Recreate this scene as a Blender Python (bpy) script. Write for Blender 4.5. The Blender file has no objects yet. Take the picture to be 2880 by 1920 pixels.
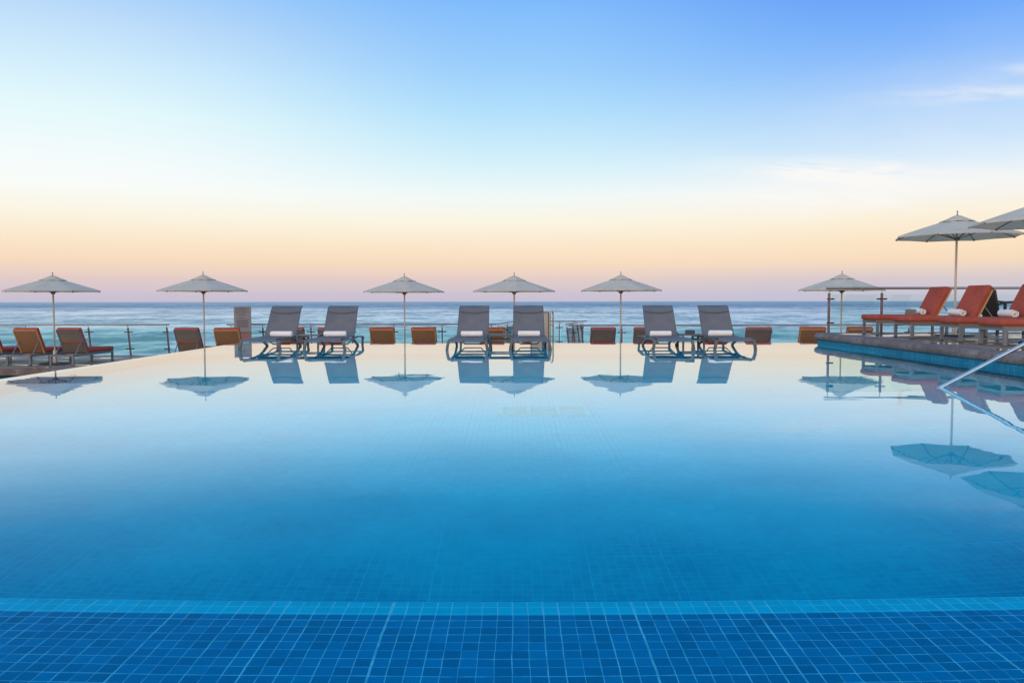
import bpy, bmesh, math, random
from mathutils import Vector, Matrix, noise as mnoise
random.seed(11)
R = math.radians
sc = bpy.context.scene
COL = sc.collection

# ------------------------------------------------------------------ node helpers
class NT:
    """small wrapper that makes node wiring short"""
    def __init__(s, tree):
        s.t = tree; s.n = tree.nodes; s.l = tree.links
    def node(s, typ, props=None, **ins):
        n = s.n.new(typ)
        for k, v in (props or {}).items():
            setattr(n, k, v)
        for k, v in ins.items():
            key = int(k[1:]) if k[0] == 'i' and k[1:].isdigit() else k.replace('_', ' ')
            s.put(n.inputs[key], v)
        return n
    def put(s, sock, v):
        if isinstance(v, bpy.types.NodeSocket):
            s.l.new(v, sock)
        elif isinstance(v, bpy.types.Node):
            s.l.new(v.outputs[0], sock)
        else:
            sock.default_value = v
    def math(s, op, a, b=0.0, c=0.0, clamp=False):
        n = s.n.new('ShaderNodeMath'); n.operation = op; n.use_clamp = clamp
        s.put(n.inputs[0], a); s.put(n.inputs[1], b); s.put(n.inputs[2], c)
        return n.outputs[0]
    def mix(s, f, a, b, blend='MIX'):
        n = s.n.new('ShaderNodeMix'); n.data_type = 'RGBA'; n.blend_type = blend
        s.put(n.inputs[0], f); s.put(n.inputs[6], a); s.put(n.inputs[7], b)
        return n.outputs[2]
    def ramp(s, f, stops, interp='LINEAR'):
        n = s.n.new('ShaderNodeValToRGB'); n.color_ramp.interpolation = interp
        e = n.color_ramp.elements
        while len(e) < len(stops): e.new(0.5)
        for el, (p, c) in zip(e, stops):
            el.position = p; el.color = c if len(c) == 4 else (*c, 1)
        s.put(n.inputs[0], f)
        return n.outputs[0]
    def maprange(s, v, a, b, c=0.0, d=1.0, smooth=False):
        n = s.n.new('ShaderNodeMapRange')
        if smooth: n.interpolation_type = 'SMOOTHSTEP'
        s.put(n.inputs[0], v)
        for i, x in enumerate((a, b, c, d)): n.inputs[i + 1].default_value = x
        return n.outputs[0]
    def noise(s, vec, scale, detail=3.0, rough=0.5, dist=0.0):
        n = s.node('ShaderNodeTexNoise', Scale=scale, Detail=detail, Roughness=rough, Distortion=dist)
        if vec is not None: s.put(n.inputs['Vector'], vec)
        return n.outputs[0]
    def scalev(s, vec, v):
        n = s.n.new('ShaderNodeVectorMath'); n.operation = 'MULTIPLY'
        s.put(n.inputs[0], vec); n.inputs[1].default_value = v
        return n.outputs[0]
    def sep(s, vec):
        n = s.n.new('ShaderNodeSeparateXYZ'); s.put(n.inputs[0], vec); return n.outputs
    def comb(s, x, y, z):
        n = s.n.new('ShaderNodeCombineXYZ')
        for i, v in enumerate((x, y, z)): s.put(n.inputs[i], v)
        return n.outputs[0]
    def bump(s, h, strength=0.3, dist=0.01):
        n = s.n.new('ShaderNodeBump'); s.put(n.inputs['Height'], h)
        s.put(n.inputs['Strength'], strength); n.inputs['Distance'].default_value = dist
        return n.outputs[0]

def s2l(r, g, b):
    f = lambda c: (c/255/12.92) if c/255 <= 0.04045 else ((c/255+0.055)/1.055)**2.4
    return (f(r), f(g), f(b), 1)

def new_mat(name):
    m = bpy.data.materials.new(name); m.use_nodes = True
    t = NT(m.node_tree); t.n.clear()
    out = t.n.new('ShaderNodeOutputMaterial')
    return m, t, out

def simple(name, col, rough=0.5, metal=0.0, var=0.12, vscale=6.0, bump=0.0, bscale=200.0, spec=0.5):
    m, t, out = new_mat(name)
    tc = t.node('ShaderNodeTexCoord').outputs['Object']
    n = t.noise(tc, vscale, 4, 0.6)
    f = t.maprange(n, 0.3, 0.7)
    a = tuple(c*(1-var) for c in col[:3]) + (1,)
    b = tuple(min(1, c*(1+var)) for c in col[:3]) + (1,)
    c = t.mix(f, a, b)
    p = t.node('ShaderNodeBsdfPrincipled', Base_Color=c, Metallic=metal)
    p.inputs['Specular IOR Level'].default_value = spec
    t.put(p.inputs['Roughness'], t.maprange(n, 0.2, 0.8, max(0.02, rough-0.08), min(1, rough+0.08)))
    if bump:
        t.put(p.inputs['Normal'], t.bump(t.noise(tc, bscale, 2), bump, 0.004))
    t.l.new(p.outputs[0], out.inputs[0])
    return m

# ------------------------------------------------------------------ materials
def tile_mat(name, tile_col, grout_col, size=0.05, gw=0.0022, var=0.25, sheet=7, second=None):
    """square mosaic in metres on the UVs: varied tiles, uneven pale grout, thicker joints between sheets"""
    m, t, out = new_mat(name)
    uv = t.node('ShaderNodeTexCoord').outputs['UV']
    u, v, _ = t.sep(uv)
    wob = t.noise(uv, 1.7, 2); wob2 = t.noise(uv, 14.0, 2)
    def axis(a):
        q = t.math('DIVIDE', a, size)
        q = t.math('ADD', q, t.math('ADD', t.math('MULTIPLY', t.math('SUBTRACT', wob, 0.5), 0.30), t.math('MULTIPLY', t.math('SUBTRACT', wob2, 0.5), 0.10)))
        fl = t.math('FLOOR', q); fr = t.math('SUBTRACT', q, fl)
        d = t.math('MINIMUM', fr, t.math('SUBTRACT', 1.0, fr))          # 0 at joint
        nearest = t.math('ROUND', q)
        r3 = t.node('ShaderNodeTexWhiteNoise', {'noise_dimensions': '1D'}, W=t.math('ADD', nearest, 71.3)).outputs[0]
        wide = t.math('GREATER_THAN', r3, 0.90)                         # now and then a wide joint between sheets
        rnd = t.node('ShaderNodeTexWhiteNoise', {'noise_dimensions': '1D'}, W=nearest).outputs[0]
        w = t.math('MULTIPLY', t.math('ADD', t.math('ADD', 0.55, t.math('MULTIPLY', rnd, 0.8)), t.math('MULTIPLY', wide, 1.2)), gw/size)
        return fl, t.math('LESS_THAN', d, w)
    fu, gu = axis(u); fv, gv = axis(v)
    g = t.math('MAXIMUM', gu, gv)
    cell = t.comb(fu, fv, 0.0)
    rnd = t.node('ShaderNodeTexWhiteNoise', {'noise_dimensions': '3D'}, Vector=cell).outputs[0]
    big = t.noise(uv, 0.9, 3)
    fine = t.noise(uv, 60, 3)
    f = t.math('ADD', t.math('MULTIPLY', rnd, 0.6), t.math('ADD', t.math('MULTIPLY', big, 0.3), t.math('MULTIPLY', fine, 0.12)))
    lo = tuple(c*(1-var) for c in tile_col[:3]) + (1,)
    hi = tuple(c*(1+var) for c in tile_col[:3]) + (1,)
    tc = t.mix(f, lo, hi)
    if second:          # light painted into the tile colour: brighter towards the far end
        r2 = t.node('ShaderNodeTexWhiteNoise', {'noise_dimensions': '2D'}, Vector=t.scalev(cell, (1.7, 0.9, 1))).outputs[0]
        far_light = t.math('ADD', t.maprange(v, second[1], second[2]), t.math('MULTIPLY', t.math('SUBTRACT', big, 0.5), 0.5))
        light_fac = t.math('ADD', far_light, t.math('MULTIPLY', t.math('SUBTRACT', r2, 0.5), 0.05), clamp=True)
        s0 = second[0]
        tc = t.mix(light_fac, tc, t.mix(f, tuple(c*(1-var) for c in s0[:3])+(1,), tuple(min(1, c*(1+var)) for c in s0[:3])+(1,)))
    gbreak = t.maprange(t.noise(uv, 11, 3, 0.7), 0.30, 0.62, 0.25, 1.0)
    c = t.mix(t.math('MULTIPLY', g, gbreak), tc, grout_col)
    p = t.node('ShaderNodeBsdfPrincipled', Base_Color=c, Roughness=0.5)
    p.inputs['Specular IOR Level'].default_value = 0.02
    t.put(p.inputs['Normal'], t.bump(t.math('SUBTRACT', t.math('MULTIPLY', fine, 0.3), g), 0.25, 0.002))
    t.l.new(p.outputs[0], out.inputs[0])
    return m

M = {}
M['floor_tile'] = tile_mat('pool floor mosaic', (0.000, 0.245, 0.43, 1), (0.005, 0.46, 0.68, 1), gw=0.0013, var=0.06, second=((0.0, 0.84, 0.97), 3.2, 7.6))  # second colour holds the painted-in light of the far floor
M['ledge_tile'] = tile_mat('near ledge mosaic', (0.000, 0.205, 0.42, 1), (0.09, 0.60, 0.72, 1), gw=0.0015, var=0.24)
M['nose_tile'] = tile_mat('ledge nosing mosaic', (0.000, 0.48, 0.68, 1), (0.10, 0.62, 0.74, 1), gw=0.0022, var=0.10)
M['shelf_tile'] = tile_mat('sun shelf mosaic', (0.000, 0.66, 0.86, 1), (0.1, 0.7, 0.85, 1), gw=0.0012, var=0.06)
M['wall_tile'] = tile_mat('waterline mosaic', (0.003, 0.12, 0.23, 1), (0.13, 0.42, 0.50, 1), size=0.026, gw=0.0016, var=0.3)

def water_mat():
    m, t, out = new_mat('pool water surface')
    tc = t.node('ShaderNodeTexCoord').outputs['Object']
    n1 = t.noise(t.scalev(tc, (0.45, 1.0, 1)), 1.0, 2, 0.5)
    n2 = t.noise(t.scalev(tc, (1.3, 3.0, 1)), 1.0, 2, 0.5)
    h = t.math('ADD', n1, t.math('MULTIPLY', n2, 0.32))
    b = t.bump(h, 1.0, 0.0014)
    rf = t.node('ShaderNodeBsdfRefraction', Color=(0.97, 0.99, 1, 1), Roughness=0.0, IOR=1.33)
    gl = t.node('ShaderNodeBsdfGlossy', Color=(0.97, 0.985, 1, 1), Roughness=0.0)
    fr = t.node('ShaderNodeFresnel', IOR=1.33)
    for q in (rf, gl, fr): t.put(q.inputs['Normal'], b)
    # reflectance as through a polarising filter: weak near Brewster's angle, full at grazing
    fac = t.ramp(fr.outputs[0], [(p_, (v_,)*3) for p_, v_ in ((0, 0), (0.1, 0.006), (0.165, 0.014), (0.233, 0.050), (0.30, 0.17), (0.37, 0.34), (0.45, 0.47), (0.5, 0.56), (0.6, 0.73), (0.68, 0.84), (0.85, 0.94), (1, 1))])
    mx = t.node('ShaderNodeMixShader', i0=fac); t.l.new(rf.outputs[0], mx.inputs[1]); t.l.new(gl.outputs[0], mx.inputs[2])
    t.l.new(mx.outputs[0], out.inputs[0])
    return m
M['water'] = water_mat()

def sea_mat():
    m, t, out = new_mat('sea surface')
    tc = t.node('ShaderNodeTexCoord').outputs['Object']
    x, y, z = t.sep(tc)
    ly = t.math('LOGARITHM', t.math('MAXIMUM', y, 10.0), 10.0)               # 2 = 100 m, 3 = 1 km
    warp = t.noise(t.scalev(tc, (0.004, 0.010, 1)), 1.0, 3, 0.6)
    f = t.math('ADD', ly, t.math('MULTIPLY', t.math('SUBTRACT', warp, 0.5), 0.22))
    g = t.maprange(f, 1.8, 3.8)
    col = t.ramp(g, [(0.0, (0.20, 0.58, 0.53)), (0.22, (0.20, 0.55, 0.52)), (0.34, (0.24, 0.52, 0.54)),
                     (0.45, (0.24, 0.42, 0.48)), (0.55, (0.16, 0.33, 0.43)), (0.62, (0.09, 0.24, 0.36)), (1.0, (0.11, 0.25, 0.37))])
    # chop: three sizes of wave, the short ones near the shore
    w1 = t.noise(t.scalev(tc, (0.45, 0.28, 1)), 1.0, 4, 0.62)
    w2 = t.noise(t.scalev(tc, (0.12, 0.05, 1)), 1.0, 4, 0.62)
    w3 = t.noise(t.scalev(tc, (0.022, 0.012, 1)), 1.0, 4, 0.6)
    dsh = 0.0
    for (sx_, sy_, y0, y1, y2, y3) in ((0.16, 0.085, 20, 60, 240, 420), (0.05, 0.022, 180, 300, 650, 1100), (0.015, 0.005, 500, 900, 4000, 9000)):
        q = t.maprange(t.noise(t.scalev(tc, (sx_, sy_, 1)), 1.0, 3, 0.6), 0.56, 0.64)
        wgt = t.math('MULTIPLY', t.maprange(y, y0, y1), t.maprange(y, y2, y3, 1.0, 0.0))
        dsh = t.math('ADD', dsh, t.math('MULTIPLY', q, wgt), clamp=True)
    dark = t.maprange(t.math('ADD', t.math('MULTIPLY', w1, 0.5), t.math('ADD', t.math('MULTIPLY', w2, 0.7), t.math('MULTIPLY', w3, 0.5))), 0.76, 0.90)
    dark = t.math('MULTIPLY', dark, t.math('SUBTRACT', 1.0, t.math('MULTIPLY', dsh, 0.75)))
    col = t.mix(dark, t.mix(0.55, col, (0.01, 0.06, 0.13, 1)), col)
    h = t.math('ADD', t.math('MULTIPLY', w1, 0.9), t.math('ADD', t.math('MULTIPLY', w2, 3.0), t.math('MULTIPLY', w3, 8.0)))
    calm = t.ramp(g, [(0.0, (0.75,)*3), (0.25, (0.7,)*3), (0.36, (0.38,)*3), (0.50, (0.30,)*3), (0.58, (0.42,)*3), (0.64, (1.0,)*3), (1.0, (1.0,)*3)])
    b = t.bump(h, calm, 0.30)
    # choppy water never mirrors fully at a grazing angle: the wave faces turned to the viewer cap it
    d = t.node('ShaderNodeBsdfDiffuse', Color=col)
    gl = t.node('ShaderNodeBsdfGlossy', Color=(0.95, 0.98, 1, 1), Roughness=0.25)
    t.put(gl.inputs['Normal'], b); t.put(d.inputs['Normal'], b)
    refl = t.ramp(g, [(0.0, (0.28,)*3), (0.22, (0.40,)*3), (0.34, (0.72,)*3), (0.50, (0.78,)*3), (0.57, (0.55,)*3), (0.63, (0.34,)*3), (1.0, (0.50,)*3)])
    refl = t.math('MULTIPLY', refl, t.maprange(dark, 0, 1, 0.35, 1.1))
    mx = t.node('ShaderNodeMixShader', i0=refl); t.l.new(d.outputs[0], mx.inputs[1]); t.l.new(gl.outputs[0], mx.inputs[2])
    t.l.new(mx.outputs[0], out.inputs[0])
    return m
M['sea'] = sea_mat()

def deck_mat(name, col, joint, slab=0.6, wet=0.56):
    """stone paving with joints, stains and standing puddles"""
    m, t, out = new_mat(name)
    uv = t.node('ShaderNodeTexCoord').outputs['UV']
    br = t.node('ShaderNodeTexBrick', {'offset': 0.5}, Scale=1.0, Mortar_Size=0.006, Mortar_Smooth=0.2)
    br.inputs['Brick Width'].default_value = slab*1.5; br.inputs['Row Height'].default_value = slab
    t.put(br.inputs['Vector'], uv)
    br.inputs['Color1'].default_value = (0.35, 0.35, 0.35, 1); br.inputs['Color2'].default_value = (0.65, 0.65, 0.65, 1)
    br.inputs['Mortar'].default_value = (0, 0, 0, 1)
    big = t.noise(uv, 1.3, 5, 0.65)
    fine = t.noise(uv, 28, 5, 0.7)
    f = t.math('ADD', t.math('MULTIPLY', br.outputs[0], 0.35), t.math('ADD', t.math('MULTIPLY', big, 0.5), t.math('MULTIPLY', fine, 0.3)))
    lo = tuple(c*0.55 for c in col[:3]) + (1,); hi = tuple(min(1, c*1.45) for c in col[:3]) + (1,)
    c = t.mix(f, lo, hi)
    c = t.mix(br.outputs['Fac'], c, joint)
    pud = t.noise(t.scalev(uv, (0.8, 1.5, 1)), 1.1, 3, 0.5, 0.3)
    w = t.maprange(pud, wet, wet+0.03, smooth=True)
    damp = t.maprange(pud, wet-0.16, wet)
    c = t.mix(t.math('MULTIPLY', damp, 0.45), c, (0.05, 0.045, 0.045, 1))
    r = t.math('SUBTRACT', t.maprange(fine, 0.3, 0.7, 0.45, 0.75), t.math('MULTIPLY', damp, 0.2))
    r = t.math('MULTIPLY', r, t.math('SUBTRACT', 1.0, t.math('MULTIPLY', w, 0.98)))
    p = t.node('ShaderNodeBsdfPrincipled', Base_Color=c, Roughness=r, IOR=1.4)
    hgt = t.math('ADD', t.math('MULTIPLY', fine, 0.5), t.math('MULTIPLY', br.outputs['Fac'], -0.8))
    t.put(p.inputs['Normal'], t.bump(hgt, t.math('SUBTRACT', 0.5, t.math('MULTIPLY', w, 0.5)), 0.006))
    t.l.new(p.outputs[0], out.inputs[0])
    return m
M['deck'] = deck_mat('wet stone paving', (0.225, 0.165, 0.13, 1), (0.10, 0.085, 0.08, 1))
M['terrace'] = deck_mat('lower terrace paving', (0.215, 0.165, 0.135, 1), (0.09, 0.08, 0.075, 1), wet=0.60)

def coping_mat():
    m, t, out = new_mat('rough coping stone')
    tc = t.node('ShaderNodeTexCoord').outputs['Object']
    n = t.noise(tc, 5, 6, 0.7); n2 = t.noise(tc, 40, 5, 0.75); n3 = t.noise(tc, 1.2, 3)
    f = t.math('ADD', t.math('MULTIPLY', n, 0.5), t.math('ADD', t.math('MULTIPLY', n2, 0.35), t.math('MULTIPLY', n3, 0.25)))
    c = t.ramp(f, [(0.34, (0.025, 0.018, 0.018)), (0.46, (0.085, 0.056, 0.052)), (0.58, (0.15, 0.10, 0.09)), (0.72, (0.30, 0.23, 0.20))])
    p = t.node('ShaderNodeBsdfPrincipled', Base_Color=c, Roughness=0.6)
    t.put(p.inputs['Normal'], t.bump(t.math('ADD', n2, t.math('MULTIPLY', n, 1.5)), 0.7, 0.012))
    t.l.new(p.outputs[0], out.inputs[0])
    return m
M['coping'] = coping_mat()

def cloth_mat(name, col, weave=900.0, trans=0.0, var=0.10, wr=0.35, rough=0.9):
    m, t, out = new_mat(name)
    tc = t.node('ShaderNodeTexCoord'); ob = tc.outputs['Object']; uv = tc.outputs['UV']
    n = t.noise(ob, 3.0, 4, 0.6); fold = t.noise(ob, 9.0, 3, 0.5)
    lo = tuple(c*(1-var) for c in col[:3]) + (1,); hi = tuple(min(1, c*(1+var)) for c in col[:3]) + (1,)
    c = t.mix(t.maprange(n, 0.3, 0.7), lo, hi)
    u, v, _ = t.sep(uv)
    wv = t.math('MULTIPLY', t.math('SINE', t.math('MULTIPLY', u, weave)), t.math('SINE', t.math('MULTIPLY', v, weave)))
    c = t.mix(t.maprange(wv, -1, 1, 0.0, 0.16), c, tuple(x*0.6 for x in col[:3]) + (1,))
    p = t.node('ShaderNodeBsdfPrincipled', Base_Color=c, Roughness=rough)
    p.inputs['Specular IOR Level'].default_value = 0.15
    t.put(p.inputs['Normal'], t.bump(t.math('ADD', fold, t.math('MULTIPLY', wv, 0.03)), wr, 0.02))
    sh = p.outputs[0]
    if trans:
        tr = t.node('ShaderNodeBsdfTranslucent', Color=t.mix(1.0, c, (1.0, 0.90, 0.78, 1), 'MULTIPLY'))
        mx = t.node('ShaderNodeMixShader', i0=trans); t.l.new(sh, mx.inputs[1]); t.l.new(tr.outputs[0], mx.inputs[2]); sh = mx.outputs[0]
    t.l.new(sh, out.inputs[0])
    return m
M['canvas'] = cloth_mat('off white canvas', (0.86, 0.82, 0.77), trans=0.56, var=0.05, wr=0.25)
M['red'] = cloth_mat('terracotta red cushion', (0.36, 0.080, 0.060), var=0.18, wr=0.9)
M['red_strap'] = cloth_mat('orange red strap', (0.40, 0.06, 0.03), var=0.1)
M['greysling'] = cloth_mat('taupe grey sling', (0.185, 0.16, 0.15), trans=0.1, var=0.08)
M['towel'] = cloth_mat('white terry towel', (0.80, 0.79, 0.82), weave=1400, var=0.04, wr=0.9)
M['beige'] = cloth_mat('beige canvas sling', (0.45, 0.40, 0.33), trans=0.1)

def sling_mat():
    m, t, out = new_mat('slate grey mesh sling')
    tc = t.node('ShaderNodeTexCoord'); uv = tc.outputs['UV']; ob = tc.outputs['Object']
    u, v, _ = t.sep(uv)
    st = t.math('SINE', t.math('MULTIPLY', u, 700.0)); st2 = t.math('SINE', t.math('MULTIPLY', v, 520.0))
    n = t.noise(ob, 4, 4, 0.6)
    c = t.mix(t.maprange(n, 0.3, 0.7), (0.125, 0.125, 0.150, 1), (0.165, 0.160, 0.180, 1))
    c = t.mix(t.maprange(st, -1, 1, 0, 0.3), c, (0.08, 0.08, 0.10, 1))
    p = t.node('ShaderNodeBsdfPrincipled', Base_Color=c, Roughness=0.7)
    p.inputs['Specular IOR Level'].default_value = 0.25
    t.put(p.inputs['Normal'], t.bump(t.math('ADD', t.math('MULTIPLY', st, st2), n), 0.15, 0.003))
    tr = t.node('ShaderNodeBsdfTransparent')
    mx = t.node('ShaderNodeMixShader', i0=0.07); t.l.new(p.outputs[0], mx.inputs[1]); t.l.new(tr.outputs[0], mx.inputs[2])
    t.l.new(mx.outputs[0], out.inputs[0])
    return m
M['sling'] = sling_mat()
M['sling_band'] = simple('doubled dark sling band', (0.075, 0.078, 0.10), 0.75)

def wicker_mat(name, a, b):
    m, t, out = new_mat(name)
    tc = t.node('ShaderNodeTexCoord'); uv = tc.outputs['UV']
    u, v, _ = t.sep(uv)
    row = t.math('FLOOR', t.math('MULTIPLY', v, 90.0))
    su = t.math('SINE', t.math('ADD', t.math('MULTIPLY', u, 330.0), t.math('MULTIPLY', row, math.pi)))
    sv = t.math('ABSOLUTE', t.math('SINE', t.math('MULTIPLY', v, 90.0*math.pi)))
    h = t.math('MULTIPLY', t.math('ADD', t.math('MULTIPLY', su, 0.5), 0.5), sv)
    n = t.noise(uv, 9, 4, 0.6)
    c = t.mix(t.math('ADD', t.math('MULTIPLY', h, 0.6), t.math('MULTIPLY', n, 0.4)), a, b)
    p = t.node('ShaderNodeBsdfPrincipled', Base_Color=c, Roughness=0.55)
    t.put(p.inputs['Normal'], t.bump(h, 0.6, 0.004))
    t.l.new(p.outputs[0], out.inputs[0])
    return m
M['tan'] = wicker_mat('tan woven rattan', (0.14, 0.068, 0.040, 1), (0.37, 0.20, 0.105, 1))
M['tan_edge'] = simple('honey rattan edge', (0.46, 0.25, 0.10), 0.5)
M['dark_wicker'] = wicker_mat('dark brown rattan', (0.010, 0.008, 0.009, 1), (0.045, 0.033, 0.032, 1))
M['alu'] = simple('grey coated aluminium', (0.135, 0.15, 0.185), 0.42, 0.1, 0.10, 3)
M['frame'] = simple('slate painted frame', (0.085, 0.090, 0.105), 0.45, 0.0, 0.15, 5)
M['post'] = simple('bronze painted post', (0.17, 0.125, 0.13), 0.45, 0.3, 0.15, 4)
M['clamp'] = simple('dark glass clamp', (0.045, 0.042, 0.045), 0.4, 0.5)
M['rail'] = simple('weathered steel handrail', (0.33, 0.31, 0.30), 0.35, 0.8, 0.15, 3)
M['steel'] = simple('polished stainless steel', (0.60, 0.58, 0.61), 0.24, 1.0, 0.05, 5)
M['pole'] = simple('champagne umbrella pole', (0.44, 0.39, 0.35), 0.35, 0.35, 0.08, 3)
M['rib'] = simple('bronze umbrella rib', (0.21, 0.17, 0.14), 0.45, 0.3)
M['base'] = simple('dark steel base plate', (0.06, 0.055, 0.055), 0.5, 0.5)
M['foot'] = simple('black rubber foot', (0.02, 0.02, 0.02), 0.7)
M['white_plastic'] = simple('white drain plastic', (0.01, 0.85, 0.90), 0.6)
M['card'] = simple('grey folded card', (0.24, 0.27, 0.30), 0.6)
M['navy'] = simple('dark navy card', (0.025, 0.032, 0.05), 0.5)
M['sign'] = simple('grey sign face', (0.20, 0.20, 0.235), 0.45, 0, 0.05)
M['sign_text'] = simple('dark sign lettering', (0.05, 0.05, 0.065), 0.6)
M['sign_red'] = simple('dusty red sign strip', (0.26, 0.105, 0.115), 0.5)
M['wood'] = simple('pale wooden hoop', (0.42, 0.31, 0.21), 0.5)
M['conc'] = simple('sea wall concrete', (0.30, 0.28, 0.26), 0.8, 0, 0.2, 1.5, 0.4, 12)
def photo_strip():
    m, t, out = new_mat('printed picture strip')
    tc = t.node('ShaderNodeTexCoord').outputs['UV']
    n = t.noise(t.scalev(tc, (1, 1, 1)), 12, 2)
    c = t.ramp(n, [(0.3, (0.02, 0.025, 0.03)), (0.45, (0.05, 0.09, 0.14)), (0.55, (0.20, 0.12, 0.05)), (0.7, (0.03, 0.03, 0.03))])
    p = t.node('ShaderNodeBsdfPrincipled', Base_Color=c, Roughness=0.4)
    t.l.new(p.outputs[0], out.inputs[0]); return m
M['strip'] = photo_strip()

def glass_mat():
    m, t, out = new_mat('clear balustrade glass')
    tr = t.node('ShaderNodeBsdfTransparent', Color=(0.90, 0.965, 0.945, 1))
    gl = t.node('ShaderNodeBsdfGlossy', Color=(1, 1, 1, 1), Roughness=0.02)
    fr = t.node('ShaderNodeFresnel', IOR=1.3)
    mx = t.node('ShaderNodeMixShader'); t.l.new(fr.outputs[0], mx.inputs[0])
    t.l.new(tr.outputs[0], mx.inputs[1]); t.l.new(gl.outputs[0], mx.inputs[2])
    t.l.new(mx.outputs[0], out.inputs[0]); return m
M['glass'] = glass_mat()

# ------------------------------------------------------------------ mesh builder
class MB:
    def __init__(s): s.v = []; s.f = []; s.sm = []
    def add(s, vs, fs, smooth=False):
        o = len(s.v); s.v += [tuple(v) for v in vs]
        for f in fs: s.f.append([i+o for i in f]); s.sm.append(smooth)
        return s
    def box(s, c, size, rot=None):
        hx, hy, hz = (d/2 for d in size); c = Vector(c)
        vs = [Vector((x, y, z)) for z in (-hz, hz) for y in (-hy, hy) for x in (-hx, hx)]
        if rot: vs = [rot @ v for v in vs]
        return s.add([v+c for v in vs], [(0, 2, 3, 1), (4, 5, 7, 6), (0, 1, 5, 4), (2, 6, 7, 3), (0, 4, 6, 2), (1, 3, 7, 5)])
    def rbox(s, c, size, bev=0.02, seg=3, rot=None, bulge=0.0):
        bm = bmesh.new(); bmesh.ops.create_cube(bm, size=1.0)
        for v in bm.verts: v.co = Vector((v.co.x*size[0], v.co.y*size[1], v.co.z*size[2]))
        bmesh.ops.bevel(bm, geom=bm.edges[:], offset=bev, segments=seg, profile=0.6, affect='EDGES')
        vs = []
        for v in bm.verts:
            p = v.co.copy()
            if rot: p = rot @ p
            vs.append(p+Vector(c))
        bm.verts.index_update()
        fs = [[v.index for v in f.verts] for f in bm.faces]; bm.free()
        return s.add(vs, fs, True)
    def bar(s, p0, p1, w, h, up=(0, 0, 1)):
        p0, p1 = Vector(p0), Vector(p1); d = (p1-p0); L = d.length; d.normalize()
        up = Vector(up)
        if abs(d.dot(up)) > 0.98: up = Vector((0, 1, 0))
        x = d.cross(up).normalized(); z = x.cross(d)
        m = Matrix((x, d, z)).transposed()
        return s.box((p0+p1)/2, (w, L, h), m)
    def sweep(s, pts, prof, smooth=True, caps=True, up=(0, 0, 1)):
        """prof: list of (a,b) in the plane across the path, a sideways and b along 'up'"""
        pts = [Vector(p) for p in pts]; n = len(prof); vs = []; up = Vector(up)
        for i, p in enumerate(pts):
            d = (pts[min(i+1, len(pts)-1)]-pts[max(i-1, 0)]).normalized()
            u = up if abs(d.dot(up)) < 0.97 else Vector((0.02, 1, 0.03))
            x = d.cross(u).normalized(); z = x.cross(d)
            k = 1.0
            if 0 < i < len(pts)-1:
                a = (pts[i]-pts[i-1]).normalized(); b = (pts[i+1]-pts[i]).normalized()
                k = 1/max(0.5, math.sqrt(max(0.0, (1+a.dot(b))/2)))
            vs += [p + x*(a_*k) + z*b_ for a_, b_ in prof]
        fs = []
        for i in range(len(pts)-1):
            for j in range(n):
                a = i*n+j; b = i*n+(j+1) % n
                fs.append((a, b, b+n, a+n))
        if caps:
            fs.append(tuple(range(n-1, -1, -1))); fs.append(tuple((len(pts)-1)*n+j for j in range(n)))
        return s.add(vs, fs, smooth)
    def tube(s, pts, r, n=10, up=(0, 0, 1)):
        return s.sweep(pts, [(r*math.cos(2*math.pi*k/n), r*math.sin(2*math.pi*k/n)) for k in range(n)], True, True, up)
    def lathe(s, prof, n=24, c=(0, 0, 0), smooth=True):
        vs = []; fs = []
        for r, z in prof:
            vs += [(c[0]+r*math.cos(2*math.pi*k/n), c[1]+r*math.sin(2*math.pi*k/n), c[2]+z) for k in range(n)]
        for i in range(len(prof)-1):
            for k in range(n):
                a = i*n+k; b = i*n+(k+1) % n
                fs.append((a, b, b+n, a+n))
        fs.append(tuple(range(n-1, -1, -1))); fs.append(tuple((len(prof)-1)*n+k for k in range(n)))
        return s.add(vs, fs, smooth)
    def prism(s, poly, z0, z1):
        n = len(poly)
        vs = [(x, y, z0) for x, y in poly]+[(x, y, z1) for x, y in poly]
        fs = [tuple(range(n-1, -1, -1)), tuple(range(n, 2*n))]+[(i, (i+1) % n, n+(i+1) % n, n+i) for i in range(n)]
        return s.add(vs, fs)
    def build(s, name, mat, parent=None):
        me = bpy.data.meshes.new(name); me.from_pydata(s.v, [], s.f)
        uv = me.uv_layers.new(name='UVMap')
        for p in me.polygons:
            p.use_smooth = s.sm[p.index]
            n = p.normal; ax = max(range(3), key=lambda i: abs(n[i]))
            for li in p.loop_indices:
                co = me.vertices[me.loops[li].vertex_index].co
                uv.data[li].uv = (co.x, co.y) if ax == 2 else ((co.y, co.z) if ax == 0 else (co.x, co.z))
        me.materials.append(mat); me.update()
        if any(s.sm):
            me.set_sharp_from_angle(angle=R(42))
            for p in me.polygons: p.use_smooth = s.sm[p.index]
        o = bpy.data.objects.new(name, me); COL.objects.link(o)
        if parent: o.parent = parent
        return o

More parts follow.
